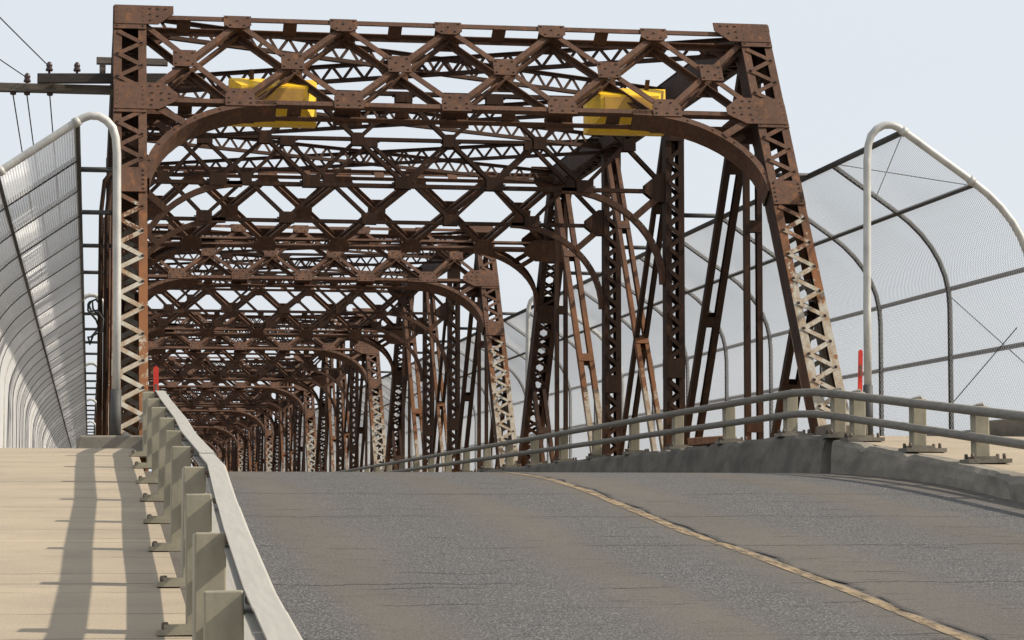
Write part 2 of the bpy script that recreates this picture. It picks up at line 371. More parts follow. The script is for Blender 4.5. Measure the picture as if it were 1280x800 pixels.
def battened_pair(b, p0, p1, w, bw, dep, every, plate=.22, m=0, lean=X1):
    p0=V(p0); p1=V(p1); d=(p1-p0).normalized(); ln=(p1-p0).length; n=X1.cross(d).normalized()
    if n.y>0: n=-n
    for s in (-1,1):
        o=X1*s*(w/2-bw/2); b.bar(p0+o,p1+o,bw,.014,n,m,noff=dep/2-.007)
        o2=X1*s*(w/2-.007); b.bar(p0+o2,p1+o2,dep-.03,.014,X1,m); b.bar(p0+o,p1+o,bw,.014,n,m,noff=-dep/2+.007)
    a=every*.6
    while a<ln-.3:
        for q in (-1,1): b.bar(p0+d*a,p0+d*(a+plate),w-.01,.010,n,m,noff=q*(dep/2+.006))
        a+=every
def lattice(O, e2, n, t0, t1, layers, aw, cells=6, mids=True):
    """double-intersection portal lattice: returns mesh of members, list of node positions for gussets"""
    b=MB(); e2=V(e2).normalized(); n=V(n).normalized(); O=V(O); c=W/cells; pt=lambda u,t,k: O+X1*u+e2*t+n*k
    for q,k in enumerate(layers):
        up=-1 if k>0 else 1
        b.angle(pt(.2,t0-.06,k),pt(W-.2,t0-.06,k),aw*.95,aw,n,0,side=1,up=up)
        b.angle(pt(.2,t1+.05,k),pt(W-.2,t1+.05,k),aw*.95,aw,n,0,side=-1,up=up)
        for i in range(cells):
            u0=i*c; u1=u0+c
            if i==0: u0+=.12
            if i==cells-1: u1-=.12
            b.angle(pt(u0,t0,k+up*.010),pt(u1,t1,k+up*.010),aw,aw,n,0,side=1,up=up)
            b.angle(pt(u0,t1,k+up*.026),pt(u1,t0,k+up*.026),aw,aw,n,0,side=-1,up=up)
    if len(layers)>1:
        k0,k1=layers; w=abs(k1-k0)-.03
        for i in range(1,cells):
            for tt in (t0-.06,t1+.05): b.bar(pt(i*c-c*.5-.09,tt,(k0+k1)/2),pt(i*c-c*.5+.09,tt,(k0+k1)/2),w,.012,e2,0)
            for tt in (t0-.02,t1): b.bar(pt(i*c-.17,tt,(k0+k1)/2),pt(i*c+.17,tt,(k0+k1)/2),w,.012,e2,0)
    return b, pt, c
def gusset_mesh(name, poly, e2, n, layers, riv, rivets=True):
    """plates in local coords about (0,0): poly in (u,t)"""
    b=MB(); e2=V(e2).normalized(); n=V(n).normalized()
    for k in layers:
        s=1 if k>0 else -1
        b.plate([X1*u+e2*t+n*(k+s*.016) for u,t in poly],n,.012,0)
        if rivets and s>0:
            for u,t in riv: b.rivet(X1*u+e2*t+n*(k+.022),n,.018,.015,1)
    return b.mesh(name,[M['steel'],M['rivet']])
def knee(O, e2, n, tb, tf, uend, k0, k1, mirror, rivets=True, foot=.2):
    """curved bracket from the bottom strut down to the post: web band front and rear plus soffit plate"""
    b=MB(); e2=V(e2).normalized(); n=V(n).normalized(); O=V(O)
    f=(lambda u:W-u) if mirror else (lambda u:u)
    pt=lambda u,t,k: O+X1*f(u)+e2*t+n*k
    A=uend-foot; B=tf-tb; K=14; arc=[]
    for i in range(K+1):
        a=math.pi/2*i/K; arc.append((uend-A*math.sin(a), tf-B*math.cos(a)))
    for (u0,s0),(u1,s1) in zip(arc,arc[1:]):
        for k in (k0,k1): b.bar(pt(u0,s0,k),pt(u1,s1,k),.085,.014,n,0)
        du,dt=u1-u0,s1-s0; ll=math.hypot(du,dt); nu,nv=dt/ll,-du/ll      # perpendicular in plane
        nn=X1*(nu*(-1 if mirror else 1))+e2*nv
        q=.036 if nv>0 else -.036
        b.bar(pt(u0+nu*q,s0+nv*q,(k0+k1)/2),pt(u1+nu*q,s1+nv*q,(k0+k1)/2),abs(k1-k0)-.014,.014,nn,0)
    i=K//2
    for k in (k0,k1): b.bar(pt(foot+.12,tb+.12,k+.014),pt(arc[i][0],arc[i][1],k+.014),.10,.012,n,0)
    if rivets:
        for i in range(0,K+1,2): b.rivet(pt(arc[i][0],arc[i][1],max(k0,k1)+.007),n,.016,.013,1)
    return b
def strut_laced(b, p0, p1, dep, aw, pitch):
    p0=V(p0); p1=V(p1); d=(p1-p0).normalized(); ln=(p1-p0).length; up=V((0,0,1)); s=up.cross(d).normalized()
    for q in (-1,1):
        o=up*q*(dep/2-aw/2); b.bar(p0+o,p1+o,aw,.012,s,0); b.bar(p0+up*q*(dep/2-.006),p1+up*q*(dep/2-.006),aw*1.6,.012,up,0)
    a=.3; z=1
    while a+pitch/2<ln-.3:
        b.bar(p0+d*a+up*z*(dep/2-aw/2)+s*.011,p0+d*(a+pitch/2)-up*z*(dep/2-aw/2)+s*.011,.045,.008,s,0); a+=pitch/2; z=-z

def make_span():
    root=empty('truss_span',(XL,Y0,ZB))
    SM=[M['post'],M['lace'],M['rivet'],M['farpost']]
    # end posts
    tl=math.hypot(P_,Hh)
    stay=[(tl-.30,tl+.12),(tl-1.78,tl-1.36),(tl-3.12,tl-2.72),(.2,.9)]
    for x in (0,W):
        for y0,y1 in ((0,P_),(LEN,LEN-P_)):
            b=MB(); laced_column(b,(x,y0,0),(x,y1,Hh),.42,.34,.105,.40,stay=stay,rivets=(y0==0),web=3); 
            d=V((0,y1-y0,Hh)).normalized(); n=X1.cross(d); n=-n if n.y>0 else n
            b.bar(V((x,y1,Hh)),V((x,y1,Hh))+d*.12,.44,.36,n,0)
            if y0==0:
                base=V((x,0,0))
                for u,v in stay[:3]:
                    for s in (-1,1):
                        for i in range(5):
                            b.rivet(base+d*(u+.05+(v-u-.1)*i/4)+X1*s*.165+n*(.17+.022),n,.017,.014,2)
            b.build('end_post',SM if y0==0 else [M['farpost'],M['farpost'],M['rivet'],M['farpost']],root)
    # chords
    for x in (0,W):
        b=MB(); a,c=V((x,P_-.05,Hh)),V((x,LEN-P_+.05,Hh))
        for s in (-1,1):
            b.bar(a+X1*s*.19,c+X1*s*.19,.34,.018,X1,0); b.bar(a+X1*s*.15+V((0,0,-.17)),c+X1*s*.15+V((0,0,-.17)),.10,.016,V((0,0,1)),0)
        b.bar(a+V((0,0,.18)),c+V((0,0,.18)),.42,.016,V((0,0,1)),0)
        y=P_+.2; s=1
        while y<LEN-P_-.4:
            b.bar((x+s*.15,y,Hh-.185),(x-s*.15,y+.3,Hh-.185),.06,.01,(0,0,1),0); y+=.3; s=-s
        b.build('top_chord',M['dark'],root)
        b=MB()
        for s in (-1,1): b.bar((x+s*.14,-.2,0),(x+s*.14,LEN+.2,0),.32,.04,X1,0)
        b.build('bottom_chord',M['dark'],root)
        # verticals, hangers, diagonals
        for y in (2*P_,3*P_):
            b=MB(); laced_column(b,(x,y,.1),(x,y,Hh-.15),.29,.26,.092,.34,stay=[(0,.5),(2.6,2.9),(Hh-.8,Hh-.25)],rivets=False)
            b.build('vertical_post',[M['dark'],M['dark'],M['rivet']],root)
        for y in (P_,LEN-P_):
            b=MB(); battened_pair(b,(x,y,.1),(x,y,Hh-.2),.24,.072,.12,2.7,.16); b.build('hanger',M['sway'],root)
        for (y0,y1,bw,k) in ((2*P_,P_,.10,'dark'),(LEN-2*P_,LEN-P_,.10,'diag'),(3*P_,2*P_,.075,'dark'),(2*P_,3*P_,.075,'diag')):
            sh = .02 if k=='dark' else -.02
            b=MB(); battened_pair(b,(x+sh*0,y0,.1),(x,y1,Hh-.2),.29 if bw>.08 else .22,bw*.9,.12,2.5,.17); b.build('diagonal_brace',M[k],root)
        for y0,y1 in ((P_*.46,P_*.93),(LEN-P_*.46,LEN-P_*.93)):
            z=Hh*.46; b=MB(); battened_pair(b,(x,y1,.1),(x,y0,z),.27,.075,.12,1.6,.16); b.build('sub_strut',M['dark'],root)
    # portals
    for (yh,yb,near) in ((P_,0,True),(LEN-P_,LEN,False)):
        O=V((0,yh,Hh)); e2=V((0,yb-yh,-Hh)).normalized(); n=X1.cross(e2)
        n = n if n.z>0 else -n
        lay=(.145,-.145); b,pt,c=lattice(O,e2,n,.10,1.47,lay,.078)
        fr=b.build('portal_frame',M['steel'],root)
        G=dict(top=([(-.18,-.11),(.18,-.11),(.18,.05),(.10,.11),(-.10,.11),(-.18,.05)],[(-.14,-.08),(.14,-.08),(-.09,.06),(.09,.06),(0,-.02)]),
               mid=([(-.15,-.145),(.15,-.145),(.15,.145),(-.15,.145)],[(-.11,-.10),(.11,-.10),(-.11,.10),(.11,.10),(-.04,-.02),(.05,.04)]),
               bot=([(-.19,-.06),(-.12,-.17),(.12,-.17),(.19,-.06),(.19,.13),(-.19,.13)],[(-.14,.0),(.14,.0),(-.14,.08),(0,.08),(.14,.08),(-.07,-.11),(.07,-.11)]))
        ms={k:gusset_mesh('gusset_plate',g[0],e2,n,lay,g[1],near) for k,g in G.items()}
        for i in range(1,6):
            put('gusset_plate',ms['top'],fr,O+X1*(i*c)+e2*.10)
            put('gusset_plate',ms['bot'],fr,O+X1*(i*c)+e2*1.47)
        for i in range(6): put('gusset_plate',ms['mid'],fr,O+X1*((i+.5)*c)+e2*.785)
        for side in (0,1):
            f=(lambda u:u) if side==0 else (lambda u:-u)
            pl=[(f(u),t) for u,t in ((-.2,-.14),(.56,-.14),(.56,.0),(.36,.20),(-.2,.20))]
            pb=[(f(u),t) for u,t in ((-.2,-.22),(.42,-.22),(.60,-.04),(.60,.08),(.36,.24),(-.2,.24))]
            if side: pl=pl[::-1]; pb=pb[::-1]
            rv=[(f(u),t) for u,t in ((.26,-.08),(.36,-.08),(.46,-.08),(.26,.02),(.36,.05),(.26,.13))]
            ww=W if side else 0.
            put('gusset_plate',gusset_mesh('gusset_plate',pl,e2,n,(.18,-.18),rv,near),fr,O+X1*ww+e2*.02)
            rv=[(f(u),t) for u,t in ((.26,-.16),(.36,-.16),(.28,-.04),(.4,-.04),(.5,-.03),(.28,.08),(.4,.08),(.5,.05),(.27,.17))]
            put('gusset_plate',gusset_mesh('gusset_plate',pb,e2,n,(.18,-.18),rv,near),fr,O+X1*ww+e2*1.49)
            kb=knee(O,e2,n,1.53,2.86,1.85,.145,-.145,side==1,near); kb.build('knee_brace',[M['steel'],M['rivet']],fr)
    # sway frames
    for y in (2*P_,3*P_):
        O=V((0,y,Hh)); e2=V((0,0,-1)); n=V((0,-1,0)); lay=(.065,-.065)
        b,pt,c=lattice(O,e2,n,.12,1.42,lay,.058)
        for k in lay:
            s=1 if k>0 else -1
            for i in range(1,6):
                for tt,hh in ((.12,.09),(1.42,.11)): b.bar(pt(i*c-.13,tt,k+s*.02),pt(i*c+.13,tt,k+s*.02),hh*1.7,.010,n,0)
            for i in range(6): b.bar(pt((i+.5)*c-.095,.77,k+s*.02),pt((i+.5)*c+.095,.77,k+s*.02),.19,.010,n,0)
            for f in ((lambda u:u),(lambda u:W-u)): b.plate([pt(f(u),t,k+s*.02) for u,t in ((.05,1.2),(.24,1.2),(.46,1.38),(.46,1.50),(.28,1.64),(.05,1.64))],n,.010,0)
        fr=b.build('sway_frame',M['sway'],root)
        for side in (0,1):
            kb=knee(O,e2,n,1.48,2.9,1.75,.065,-.065,side==1,False,foot=.17); kb.build('knee_brace',[M['steel'],M['rivet']],fr)
    # top lateral bracing
    for i in (1,2,3):
        for (xa,xb) in ((.15,W-.15),(W-.15,.15)):
            b=MB(); dz=.0 if xa<1 else -.05
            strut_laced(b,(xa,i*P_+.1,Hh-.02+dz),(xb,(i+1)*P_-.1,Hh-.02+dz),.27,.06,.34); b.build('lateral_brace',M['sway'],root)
    # floor beams below the deck
    for i in range(6):
        b=MB(); y=i*P_+(.2 if i==0 else -.2 if i==5 else 0)
        b.bar((.2,y,.40),(W-.2,y,.40),.70,.014,(0,1,0),0)
        for z in (.06,.74): b.bar((.2,y,z),(W-.2,y,z),.24,.018,(0,0,1),0)
        b.build('floor_beam',M['dark'],root)
    return root

span=make_span()
names=['nearest riveted brown truss span, the one with the two yellow boxes in its portal',
 'second riveted truss span, directly behind the one carrying the yellow boxes',
 'third riveted truss span, two spans behind the yellow boxes',
 'fourth riveted truss span, three spans behind the yellow boxes',
 'fifth riveted truss span, small and dark down the bridge, four behind the yellow boxes',
 'sixth riveted truss span, tiny down the tunnel of portals, five behind the yellow boxes',
 'seventh riveted truss span, tiny, next to last before the far end',
 'farthest riveted truss span, last visible at the end of the tunnel of portals']
for i in range(NSPAN):
    o = span if i==0 else copy_tree(span)
    o.location=(XL,Y0+i*PITCH,ZB); tag(o,names[i],'bridge span','riveted through-truss spans of the bridge')

# concrete pedestals at the first posts
def lump(name, c, s, m, lab, cat, seed):
    b=MB(); b.box(c,s); r=random.Random(seed); b.v=[(x+r.uniform(-.03,.03),y+r.uniform(-.03,.03),z+r.uniform(-.015,.015)) for x,y,z in b.v]
    return tag(b.build(name,m,bevel=.02),lab,cat)
lump('concrete_pedestal',(.36,29.9,.80),(1.0,.8,.18),M['conc'],'low concrete pedestal at the foot of the left end post and hoop pole','pedestal',3)
lump('concrete_pedestal',(8.72,29.7,1.0),(.45,.5,.14),M['conc'],'small concrete block at the foot of the right pale end post','pedestal',5)
lump('rusty_plate',(8.33,34.6,1.02),(.22,1.9,.10),M['rustplate'],'orange rusted steel plate lying under the right bridge railing','plate',8)

# ------------------------------------------------------------------ yellow boxes behind the first portal strut
def yellow_box(u, wd, lab, tilt):
    # sits on the rear angles of the portal strut; local frame x across, y away, z up
    yc=34.15-.66*1.18*0+.0; root=empty('warning_box',(XL+u,33.66,5.40)); hw=wd/2
    b=MB(); f=[(-hw+.14,-.13),(hw-.14,-.13),(hw-.14,.17),(-hw+.14,.17)]; r=[(-hw,-.30),(hw,-.30),(hw,.30),(-hw,.30)]
    F=[(x,0,z) for x,z in f]; K=[(x,.24,z) for x,z in r]
    for i in range(4):
        j=(i+1)%4; b.poly([F[i],F[j],K[j],K[i]])
    b.poly(F[::-1]); b.poly([(x,.50,z) for x,_,z in K][::1])
    K2=[(x,.50,z) for x,_,z in K]
    for i in range(4):
        j=(i+1)%4; b.poly([K[i],K[j],K2[j],K2[i]])
    b.build('housing',M['yellow'],root,bevel=.008)
    b=MB(); b.box((0,-.012,.02),(wd-.38,.02,.24)); b.build('front_panel',M['mustard'],root)
    for x in (-hw*.5,hw*.5):
        b=MB(); b.bar((x,.2,.28),(x,.12,.40),.06,.012,(0,1,0)); b.build('hanger_strap',M['steel'],root)
    return tag(root,lab,'warning box','yellow boxes hung in the first portal')
yellow_box(1.86,1.14,'yellow sheet metal box behind the left half of the first portal strut',0)
yellow_box(6.57,1.07,'yellow sheet metal box behind the right half of the first portal strut',0)

# ------------------------------------------------------------------ chain link fences
BAY=3.075; NB=8
def profile(s):
    """outer post, bend, inward slope: (dx,dz) from the foot of the outer post, s = -1 leans to -x"""
    pts=[(0,0),(0,1.80)]
    a,c,e=(0,1.80),(0,2.57),(-.75,3.08)
    for i in range(1,8):
        t=i/7; pts.append(((1-t)**2*a[0]+2*t*(1-t)*c[0]+t*t*e[0],(1-t)**2*a[1]+2*t*(1-t)*c[1]+t*t*e[1]))
    pts.append((-1.59,3.66)); return [(-s*x if s>0 else x,z) for x,z in pts]
def mesh_bay(s):
    pr=profile(s); off=.03*(1 if s<0 else -1)
    pr=[(x,z) for x,z in pr]; pr[0]=(pr[0][0],.10)
    cs=[0.]
    for (a,b_),(c,d) in zip(pr,pr[1:]): cs.append(cs[-1]+math.hypot(c-a,d-b_))
    S=cs[-1]
    def at(q):
        for i in range(len(cs)-1):
            if q<=cs[i+1]+1e-9:
                t=(q-cs[i])/(cs[i+1]-cs[i]); dx,dz=pr[i+1][0]-pr[i][0],pr[i+1][1]-pr[i][1]; ll=math.hypot(dx,dz); o_=.020; return (pr[i][0]+dx*t+s*dz/ll*o_, pr[i][1]+dz*t-s*dx/ll*o_)
        dx,dz=pr[-1][0]-pr[-2][0],pr[-1][1]-pr[-2][1]; ll=math.hypot(dx,dz); return (pr[-1][0]+s*dz/ll*.020,pr[-1][1]-s*dx/ll*.020)
    b=MB(); step=.062; k=.9
    for sg in (1,-1):
        y0=-S*k if sg>0 else 0.; y0=math.floor(y0/step)*step
        y=y0
        while y<BAY+(S*k if sg<0 else 0):
            # line: yy = y + sg*k*q, clip to 0..BAY
            if sg>0: qa=max(0,(0-y)/k); qb=min(S,(BAY-y)/k)
            else: qa=max(0,(y-BAY)/k); qb=min(S,y/k)
            if qb-qa>.02:
                qs=[qa]+[c for c in cs if qa+.01<c<qb-.01]+[qb]
                pts=[]
                for q in qs:
                    x,z=at(q); pts.append((x,y+sg*k*q,z))
                b.tube(pts,.0025,3,0,cap=False)
            y+=step
    return b.mesh('chain_link_mesh',M['wire'])
def make_fence(side):
    """side=+1: right fence leaning left;  side=-1: left fence leaning right"""
    s=-1 if side>0 else 1           # direction of lean
    pr=profile(s); root=empty('chain_link_fence')
    sx=s
    # end frame: hoop with an inner leg down to the truss side
    b=MB(); inner=[(sx*1.59,3.66)]
    fr=[(x,0,z) for x,z in pr]
    top=[(sx*1.66,3.705),(sx*1.74,3.735),(sx*1.84,3.73),(sx*1.93,3.68),(sx*2.0,3.60),(sx*2.035,3.48),(sx*2.05,3.3)]
    b.tube(fr+[(x,0,z) for x,z in top]+[(sx*2.07,0,1.5),(sx*2.07,0,.55)],.047,12); 
    b.tube([(sx*2.07,0,.6),(sx*2.07,0,-.04)],.06,12,1)
    for (x,z) in ((pr[-1]),(pr[-2])): b.tube([(x-sx*.03,0,z-.02),(x+sx*.03,0,z+.02)],.058,12)
    b.build('end_hoop',[M['galv'],M['galvdark']],root)
    for i in range(1,NB):
        b=MB(); b.tube([(x,i*BAY,z) for x,z in pr],.036,8); b.build('hoop',M['galvdark'],root)
    zs=[(pr[-1][0],pr[-1][1]),(sx*.70,3.04),(0,2.05),(0,1.14),(0,.13)]
    for i,(x,z) in enumerate(zs):
        b=MB(); b.tube([(x-sx*.03*(i>1),0,z),(x-sx*.03*(i>1),NB*BAY,z)],.040 if i==0 else .032,8); b.build('rail',M['galvdark'],root)
    me=mesh_bay(s)
    for i in range(NB): put('chain_link_mesh',me,root,(0,i*BAY,0))
    # ties from the top rail to the truss at its panel points
    for k in range(1,5):
        y=-.7+k*4.85; b=MB(); b.tube([(sx*1.57,y,3.66),(sx*2.24,y,3.66)],.035,8); b.build('tie_strut',M['galvdark'],root)
    return root
right=make_fence(1); left=make_fence(-1)
# thin brace wires only in the nearest right section
ordinal=['nearest','second','third','fourth','fifth','sixth','seventh']
for i in range(7):
    o = right if i==0 else copy_tree(right); o.location=(11.2,30.+i*PITCH,.95)
    t = 'right chain link fence section curving over the sidewalk, nearest the camera, beside the red marker' if i==0 else \
        'right chain link fence section beside the %s truss span from the camera'%ordinal[i]
    tag(o,t,'fence','right chain link fence sections')
    o = left if i==0 else copy_tree(left); o.location=(-1.79,30.+i*PITCH,.83)
    t = 'left chain link fence section with pale hooped pole, nearest the camera' if i==0 else \
        'left chain link fence section beside the %s truss span from the camera'%ordinal[i]
    tag(o,t,'fence','left chain link fence sections')
for pts in ([(-1.55,.15,3.68),(-1.0,BAY,3.24)],[(-1.58,BAY,3.68),(-.6,.1,3.02)],[(0,BAY,1.95),(0,.3,.9)],[(-.02,.5,1.35),(-.02,2.9,.55)]):
    b=MB(); b.tube(pts,.007,5); b.build('brace_wire',M['galvdark'],right)

# ------------------------------------------------------------------ left guardrail (box beams on posts, between road and left sidewalk)
GP=[(-1.95,.14),(-.12,.18),(1.71,.215),(3.54,.25),(5.37,.284),(7.2,.319),(9.03,.355),(10.86,.396),(12.69,.438),(14.52,.439),(16.35,.449),(18.18,.459),(20.01,.462),(21.84,.463),(23.67,.464)]
g=empty('guardrail',(.3,7.2,z_left(7.2))); tag(g,'grey two-beam guardrail on olive posts between left sidewalk and road','guardrail')
gi=V(g.location)
def post_mesh(w, dp, h):
    b=MB(); b.box((w/2,0,h/2),(w,dp,h)); return b
pm=post_mesh(.108,.125,.575).mesh('post',M['gpost'])
bp=MB(); bp.box((.03,0,.012),(.30,.20,.024)); bp.box((.02,0,.034),(.22,.17,.02))
for x in (-.085,.145):
    for y in (-.07,.07): bp.lathe((x,y,.02),[(.014,0),(.014,.028),(.010,.034)],6,1)
bpm=bp.mesh('base_plate',[M['gpost'],M['bolt']])
for (y,x) in GP:
    o=put('post',pm,g,V((x,y,z_left(y)-.005))-gi); bv=o.modifiers.new('bevel','BEVEL'); bv.width=.006; bv.segments=2
    o.rotation_euler=(R(-2),R(random.uniform(-1.2,1.2)),R(random.uniform(-2,2)))
    put('base_plate',bpm,o)
def beam(name, pts, w, h, m, parent, org, bevel=.012):
    b=MB(); rows=[]
    for p in pts:
        i=len(b.v); rows.append(i); x,y,z=V(p)-V(org)
        b.v+=[(x-w/2,y,z-h/2),(x+w/2,y,z-h/2),(x+w/2,y,z+h/2),(x-w/2,y,z+h/2)]
    for i,j in zip(rows,rows[1:]):
        for k in range(4):
            l=(k+1)%4; b.f.append((i+k,i+l,j+l,j+k)); b.m.append(0); b.sm.append(False)
    b.f.append(tuple(rows[0]+k for k in range(4))[::-1]); b.m.append(0); b.sm.append(False)
    b.f.append(tuple(rows[-1]+k for k in range(4))); b.m.append(0); b.sm.append(False)
    return b.build(name,m,parent,bevel=bevel)
xs=lambda y: interp(y,[(a,c) for a,c in GP])
ysr=[-2,0,2,4,5.4]+[y for y,_ in GP[5:]]+[24.1]
top=[(xs(y)+.108+.045,y,z_left(y)+.545+.03*0) for y in ysr]+[(.72,27.5,z_left(27.5)+.51),(.80,30.,1.24),(.80,60,1.24),(.80,210,1.24)]
def channel(name, pts, w, h, m, parent, org, t=.008):
    """rail pressed as a channel: top, road side and bottom, open towards the posts"""
    b=MB(); prof_=[(-w/2,h/2),(w/2-.012,h/2),(w/2,h/2-.012),(w/2,-h/2+.012),(w/2-.012,-h/2),(-w/2,-h/2),(-w/2,-h/2+t),(w/2-.012,-h/2+t),(w/2-t,-h/2+.014),(w/2-t,h/2-.014),(w/2-.014,h/2-t),(-w/2,h/2-t)]
    rows=[]; k_=len(prof_)
    for p in pts:
        i=len(b.v); rows.append(i); x,y,z=V(p)-V(org); b.v+=[(x+u,y,z+q) for u,q in prof_]
    for i,j in zip(rows,rows[1:]):
        for k in range(k_):
            l=(k+1)%k_; b.f.append((i+k,j+k,j+l,i+l)); b.m.append(0); b.sm.append(False)
    b.f.append(tuple(rows[0]+k for k in range(k_))); b.m.append(0); b.sm.append(False)
    b.f.append(tuple(rows[-1]+k for k in range(k_))[::-1]); b.m.append(0); b.sm.append(False)
    return b.build(name,m,parent)
rj=random.Random(11); wob={y:(rj.uniform(-.010,.012),rj.uniform(-.012,.010)) for y in ysr}
top=[(xs(y)+.108+.045+wob[y][0],y,z_left(y)+.545+wob[y][1]) for y in ysr]+[(.72,27.5,z_left(27.5)+.51),(.80,30.,1.24),(.80,60,1.24),(.80,210,1.24)]
def at_y(pts,y):
    for p,q in zip(pts,pts[1:]):
        if p[1]<=y<=q[1]: t=(y-p[1])/(q[1]-p[1]); return tuple(p[i]+(q[i]-p[i])*t for i in range(3))
cuts=[-2,2.9,6.72,10.3,13.6,17.3,21.0,24.1,27.5,60,210]
for dz in (0.,-.27):
    P0=[(x,y,z+dz) for x,y,z in top]
    for ya,yb in zip(cuts,cuts[1:]):
        e=rj.uniform(-.003,.003); seg=[at_y(P0,ya+.004)]+[p for p in P0 if ya+.05<p[1]<yb-.05]+[at_y(P0,yb-.004)]
        channel('beam',[(x+e,y,z+e) for x,y,z in seg],.088,.07,M['railtop'],g,gi)
b=MB()
for (y,x) in GP:
    for dz in (.545,.275):
        for q in (-.03,.03): b.rivet(V((x+.054+q*0,y-.03,z_left(y)+dz))-gi+V((.07,q,0)),(-1,0,0),.016,.02)
b.build('bolt',M['bolt'],g)
for y in [26.2+3.1*i for i in range(58)]:
    x=interp(y,[(24,.5),(27.5,.61),(30,.69),(300,.69)])
    if y<205: put('post',pm,g,V((x-.055,y,z_left(y)))-gi)

# ------------------------------------------------------------------ right pipe railings
def pipe_rail(name, lab, posts, pipe_pts, x0):
    y0=posts[0]; root=empty(name,(x0,y0,z_right(y0))); org=V(root.location); tag(root,lab,'railing','right pipe railings')
    b=MB(); b.box((0,.0,.27),(.145,.15,.54)); p=b.mesh('post',M['gpost'])
    b=MB(); b.box((.05,0,.02),(.42,.30,.04)); b.box((.02,0,.05),(.24,.24,.03))
    for x in (-.11,.2):
        for y in (-.1,.1): b.lathe((x,y,.03),[(.018,0),(.018,.055),(.012,.06)],6,1)
    bm_=b.mesh('base_plate',[M['kerb'],M['bolt']])
    b=MB(); b.tube([(-.09,0,.52),(.03,0,.56),(.06,0,.50)],.02,8); br=b.mesh('rail_bracket',M['pipe'])
    for y in posts:
        o=put('post',p,root,V((x0+.06,y,z_right(y)))-org); o.rotation_euler=(0,R(random.uniform(-1,1)),R(random.uniform(-3,3)))
        put('base_plate',bm_,o); 
        bv=o.modifiers.new('bevel','BEVEL'); bv.width=.012; bv.segments=2
        put('rail_bracket',br,o)
    for h,rr in ((.505,.046),(.255,.043)):
        b=MB(); pts=[]
        for i,(x,y) in enumerate(pipe_pts): pts.append(V((x-.055,y,z_right(y)+h))-org)
        b.tube(pts,rr,12)
        for y in posts[::2]:
            x=x0-.055; q=V((x,y+.55,z_right(y+.55)+h))-org
        b.build('pipe',M['pipe'],root)
    return root
ap=[19.9,21.8,23.7,25.6,27.7]
pipe_rail('pipe_railing','two-pipe railing on olive posts beside the approach sidewalk, right of the red marker',ap,[(8.25,y) for y in (17,18,20,22,23,24,25,26,27,28.2)],8.25)
bpst=[28.45]+[30.5+3.05*i for i in range(60)]
pipe_rail('pipe_railing','long two-pipe railing running along the bridge in front of the right trusses',bpst,[(8.25,28.2),(8.26,29),(8.27,30),(8.27,31)]+[(8.27,31+6*i) for i in range(1,30)],8.25)

# outer parapet of the right approach sidewalk
b=MB(); ys=[-10,0,6,12,18,22,26,28,29.6,31.7,31.75,45,200]
def pz(y): return z_right(y)
rows=[]
for y in ys:
    i=len(b.v); rows.append(i); z=pz(y); b.v+=[(11.04 if y>29 else 11.32,y,z-.3),(11.02 if y>29 else 11.30,y,z+(.24 if y<31.72 else .07)),(11.55,y,z+(.24 if y<31.72 else .07)),(11.55,y,z-.3)]
for i,j in zip(rows,rows[1:]):
    for k in range(4):
        l=(k+1)%4; b.f.append((i+k,i+l,j+l,j+k)); b.m.append(0); b.sm.append(False)
for i,o in ((rows[0],1),(rows[-1],-1)):
    b.f.append(tuple(i+k for k in range(4))[::o]); b.m.append(0); b.sm.append(False)
tag(b.build('parapet_wall',M['kerb'],bevel=.02),'low grey concrete parapet on the outer edge of the right approach sidewalk','wall')

# ------------------------------------------------------------------ red markers
def marker(loc, h, w, tilt, lab):
    r=empty('marker_post',loc); r.rotation_euler=(0,R(tilt),0)
    b=MB(); b.plate([(-w/2,0,0),(w/2,0,0),(w/2,0,h-.02),(w/2-.02,0,h),(-w/2+.02,0,h),(-w/2,0,h-.02)],(0,1,0),.022); b.build('stake',M['red'],r)
    b=MB(); b.bar((0,-.014,h-.30),(0,-.014,h-.17),w*.5,.004,(0,-1,0)); b.build('sticker',M['bolt'],r)
    return tag(r,lab,'marker','red marker stakes')
marker((.595,24.5,z_left(24.5)-.01),.82,.047,0,'short red marker stake at the far end of the left guardrail')
marker((8.43,28.05,z_right(28)-.01),1.02,.047,1.5,'red marker stake behind the right railing beside the pale end post')

# ------------------------------------------------------------------ utility arm on the left truss, with lines
r=empty('cross_arm',(.44,38.6,6.13)); tag(r,'weathered timber utility arm with dark insulators beside the left portal corner','utility arm')
def tim(name,x0,x1,z,h,d,y,m,dz=0):
    b=MB(); b.hexa([(x0,y-d/2,z-h/2),(x1,y-d/2,z-h/2+dz),(x1,y+d/2,z-h/2+dz),(x0,y+d/2,z-h/2),(x0,y-d/2,z+h/2),(x1,y-d/2,z+h/2+dz),(x1,y+d/2,z+h/2+dz),(x0,y+d/2,z+h/2)])
    b.build(name,m,r,bevel=.008)
tim('timber',-2.6,.7,.13,.125,.14,0,M['wood'])
tim('timber',-1.27,.6,.245,.14,.12,-.18,M['wood2'],.05)
tim('timber',-.42,.62,.545,.10,.12,-.1,M['wood'])
for c_,s_ in (((-.33,-.1,.40),(.09,.09,.20)),((.22,-.08,.3),(.12,.12,.6))):
    b=MB(); b.box(c_,s_); b.build('bracket',M['bolt'],r)
ins=[(-1.42,0,.19),(-1.1,-.18,.335),(-.70,-.18,.34)]
for p in ins:
    b=MB(); b.lathe(p,[(.018,-.02),(.018,.02),(.05,.025),(.055,.05),(.038,.08),(.047,.10),(.043,.13),(.025,.155),(.01,.165)],12); b.build('insulator',M['porcelain'],r)
for x in (-1.62,-1.42,-1.09):
    b=MB(); b.lathe((x,0,.02),[(.02,0),(.045,.01),(.045,.04),(.02,.05)],10); b.build('insulator',M['porcelain'],r)
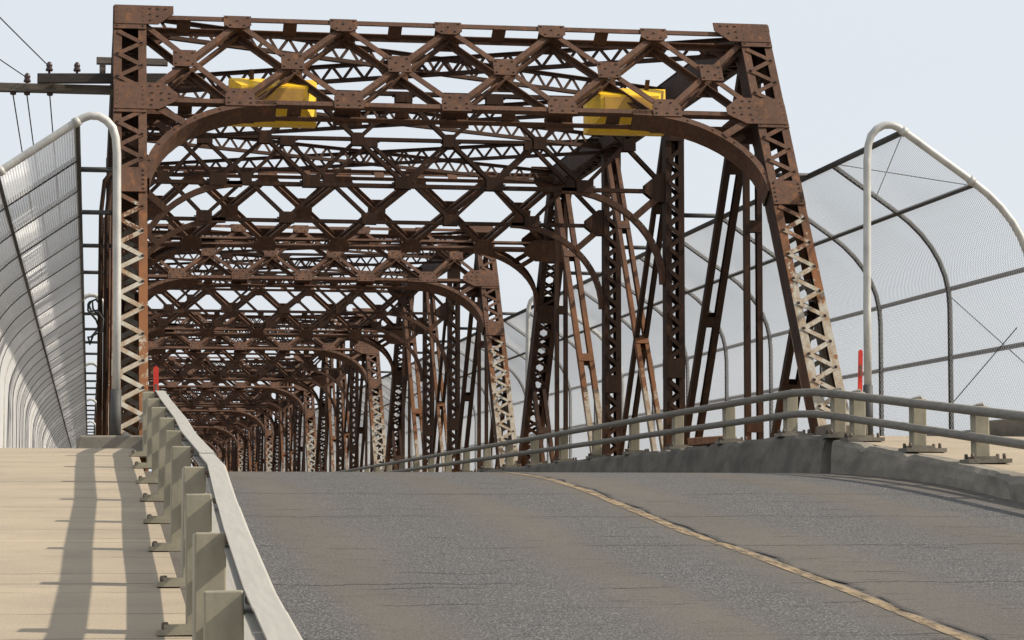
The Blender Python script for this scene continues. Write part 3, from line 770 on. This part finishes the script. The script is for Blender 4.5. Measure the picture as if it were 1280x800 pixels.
ro=V(r.location)
def line(p0,p1,sag,lab,rr=.009):
    b=MB(); p0=V(p0); p1=V(p1); pts=[]
    for i in range(17):
        t=i/16; p=p0.lerp(p1,t); p.z-=sag*4*t*(1-t); pts.append(p)
    b.tube(pts,rr,6); tag(b.build('power_line',M['cable']),lab,'power line','lines on the utility arm')
line(ro+V(ins[0])+V((0,0,.09)),(-3.3,24.,5.93),.05,'lower of the two dark lines rising left from the utility arm')
line(ro+V(ins[1])+V((0,0,.09)),(-3.3,24.,7.08),.05,'upper of the two dark lines rising left from the utility arm')
for x,l in ((-1.62,'leftmost line hanging under the utility arm, farthest from the truss'),(-1.42,'middle line hanging under the utility arm'),(-1.09,'line hanging under the utility arm nearest the truss')):
    q=ro+V((x,0,.02)); line(q,q+V((0,160,-.3)),.8,l,.010)

# conduits and slack cable on the outside of the left truss
r=empty('cable_bundle',(.12,41.,.72)); tag(r,'dark conduits and tangled black cable behind the left end post','cable bundle')
for x in (.0,.09):
    b=MB(); b.tube([(x,0,0),(x,0,4.0),(x+.05,0,4.5),(x+.2,0,4.7)],.035,8); b.build('conduit',M['dark'],r)
b=MB(); rnd=random.Random(4); pts=[]
for i in range(26):
    a=i*.75; pts.append((-.08+.11*math.cos(a)+rnd.uniform(-.04,.04),.1*math.sin(a*.7),2.3+.30*math.sin(a*.53)+rnd.uniform(-.07,.07)))
b.tube(pts,.018,5); b.build('cable',M['cable'],r)

# ------------------------------------------------------------------ camera, sky, sun
cam=bpy.data.cameras.new('camera'); co=bpy.data.objects.new('camera',cam); C.objects.link(co)
cam.sensor_width=36; cam.lens=3265/1280*36; cam.clip_start=.1; cam.clip_end=9000
co.location=(0,0,0); co.rotation_euler=(R(90+4.291335),0,R(-9.160753)); scene.camera=co

EL,AZ=39.,11.      # sun to the right, a little behind the camera
sd=V((math.cos(R(EL))*math.cos(R(AZ)),-math.cos(R(EL))*math.sin(R(AZ)),math.sin(R(EL))))
sun=bpy.data.lights.new('sun','SUN'); sun.energy=3.9; sun.angle=R(.8); sun.color=(1.,.90,.76)
so=bpy.data.objects.new('sun',sun); C.objects.link(so); so.rotation_euler=sd.to_track_quat('Z','Y').to_euler()
w=bpy.data.worlds.new('World'); scene.world=w; w.use_nodes=True; nt=w.node_tree; bg=nt.nodes['Background']
sky=N(nt,'ShaderNodeTexSky'); sky.sky_type='NISHITA'; sky.sun_disc=False; sky.sun_elevation=R(EL); sky.sun_rotation=math.atan2(sd.x,sd.y); sky.dust_density=4.; sky.air_density=1.; sky.ozone_density=1.
hz=mix(nt,.80,sky.outputs[0],(6.55,6.92,7.35))   # smoke haze: the sky is nearly one pale tone
L(nt,hz,bg.inputs['Color']); bg.inputs['Strength'].default_value=.09
scene.view_settings.view_transform='Standard'; scene.view_settings.look='None'; scene.view_settings.exposure=.55; scene.view_settings.gamma=1.
scene.cycles.max_bounces=6; scene.cycles.transparent_max_bounces=8
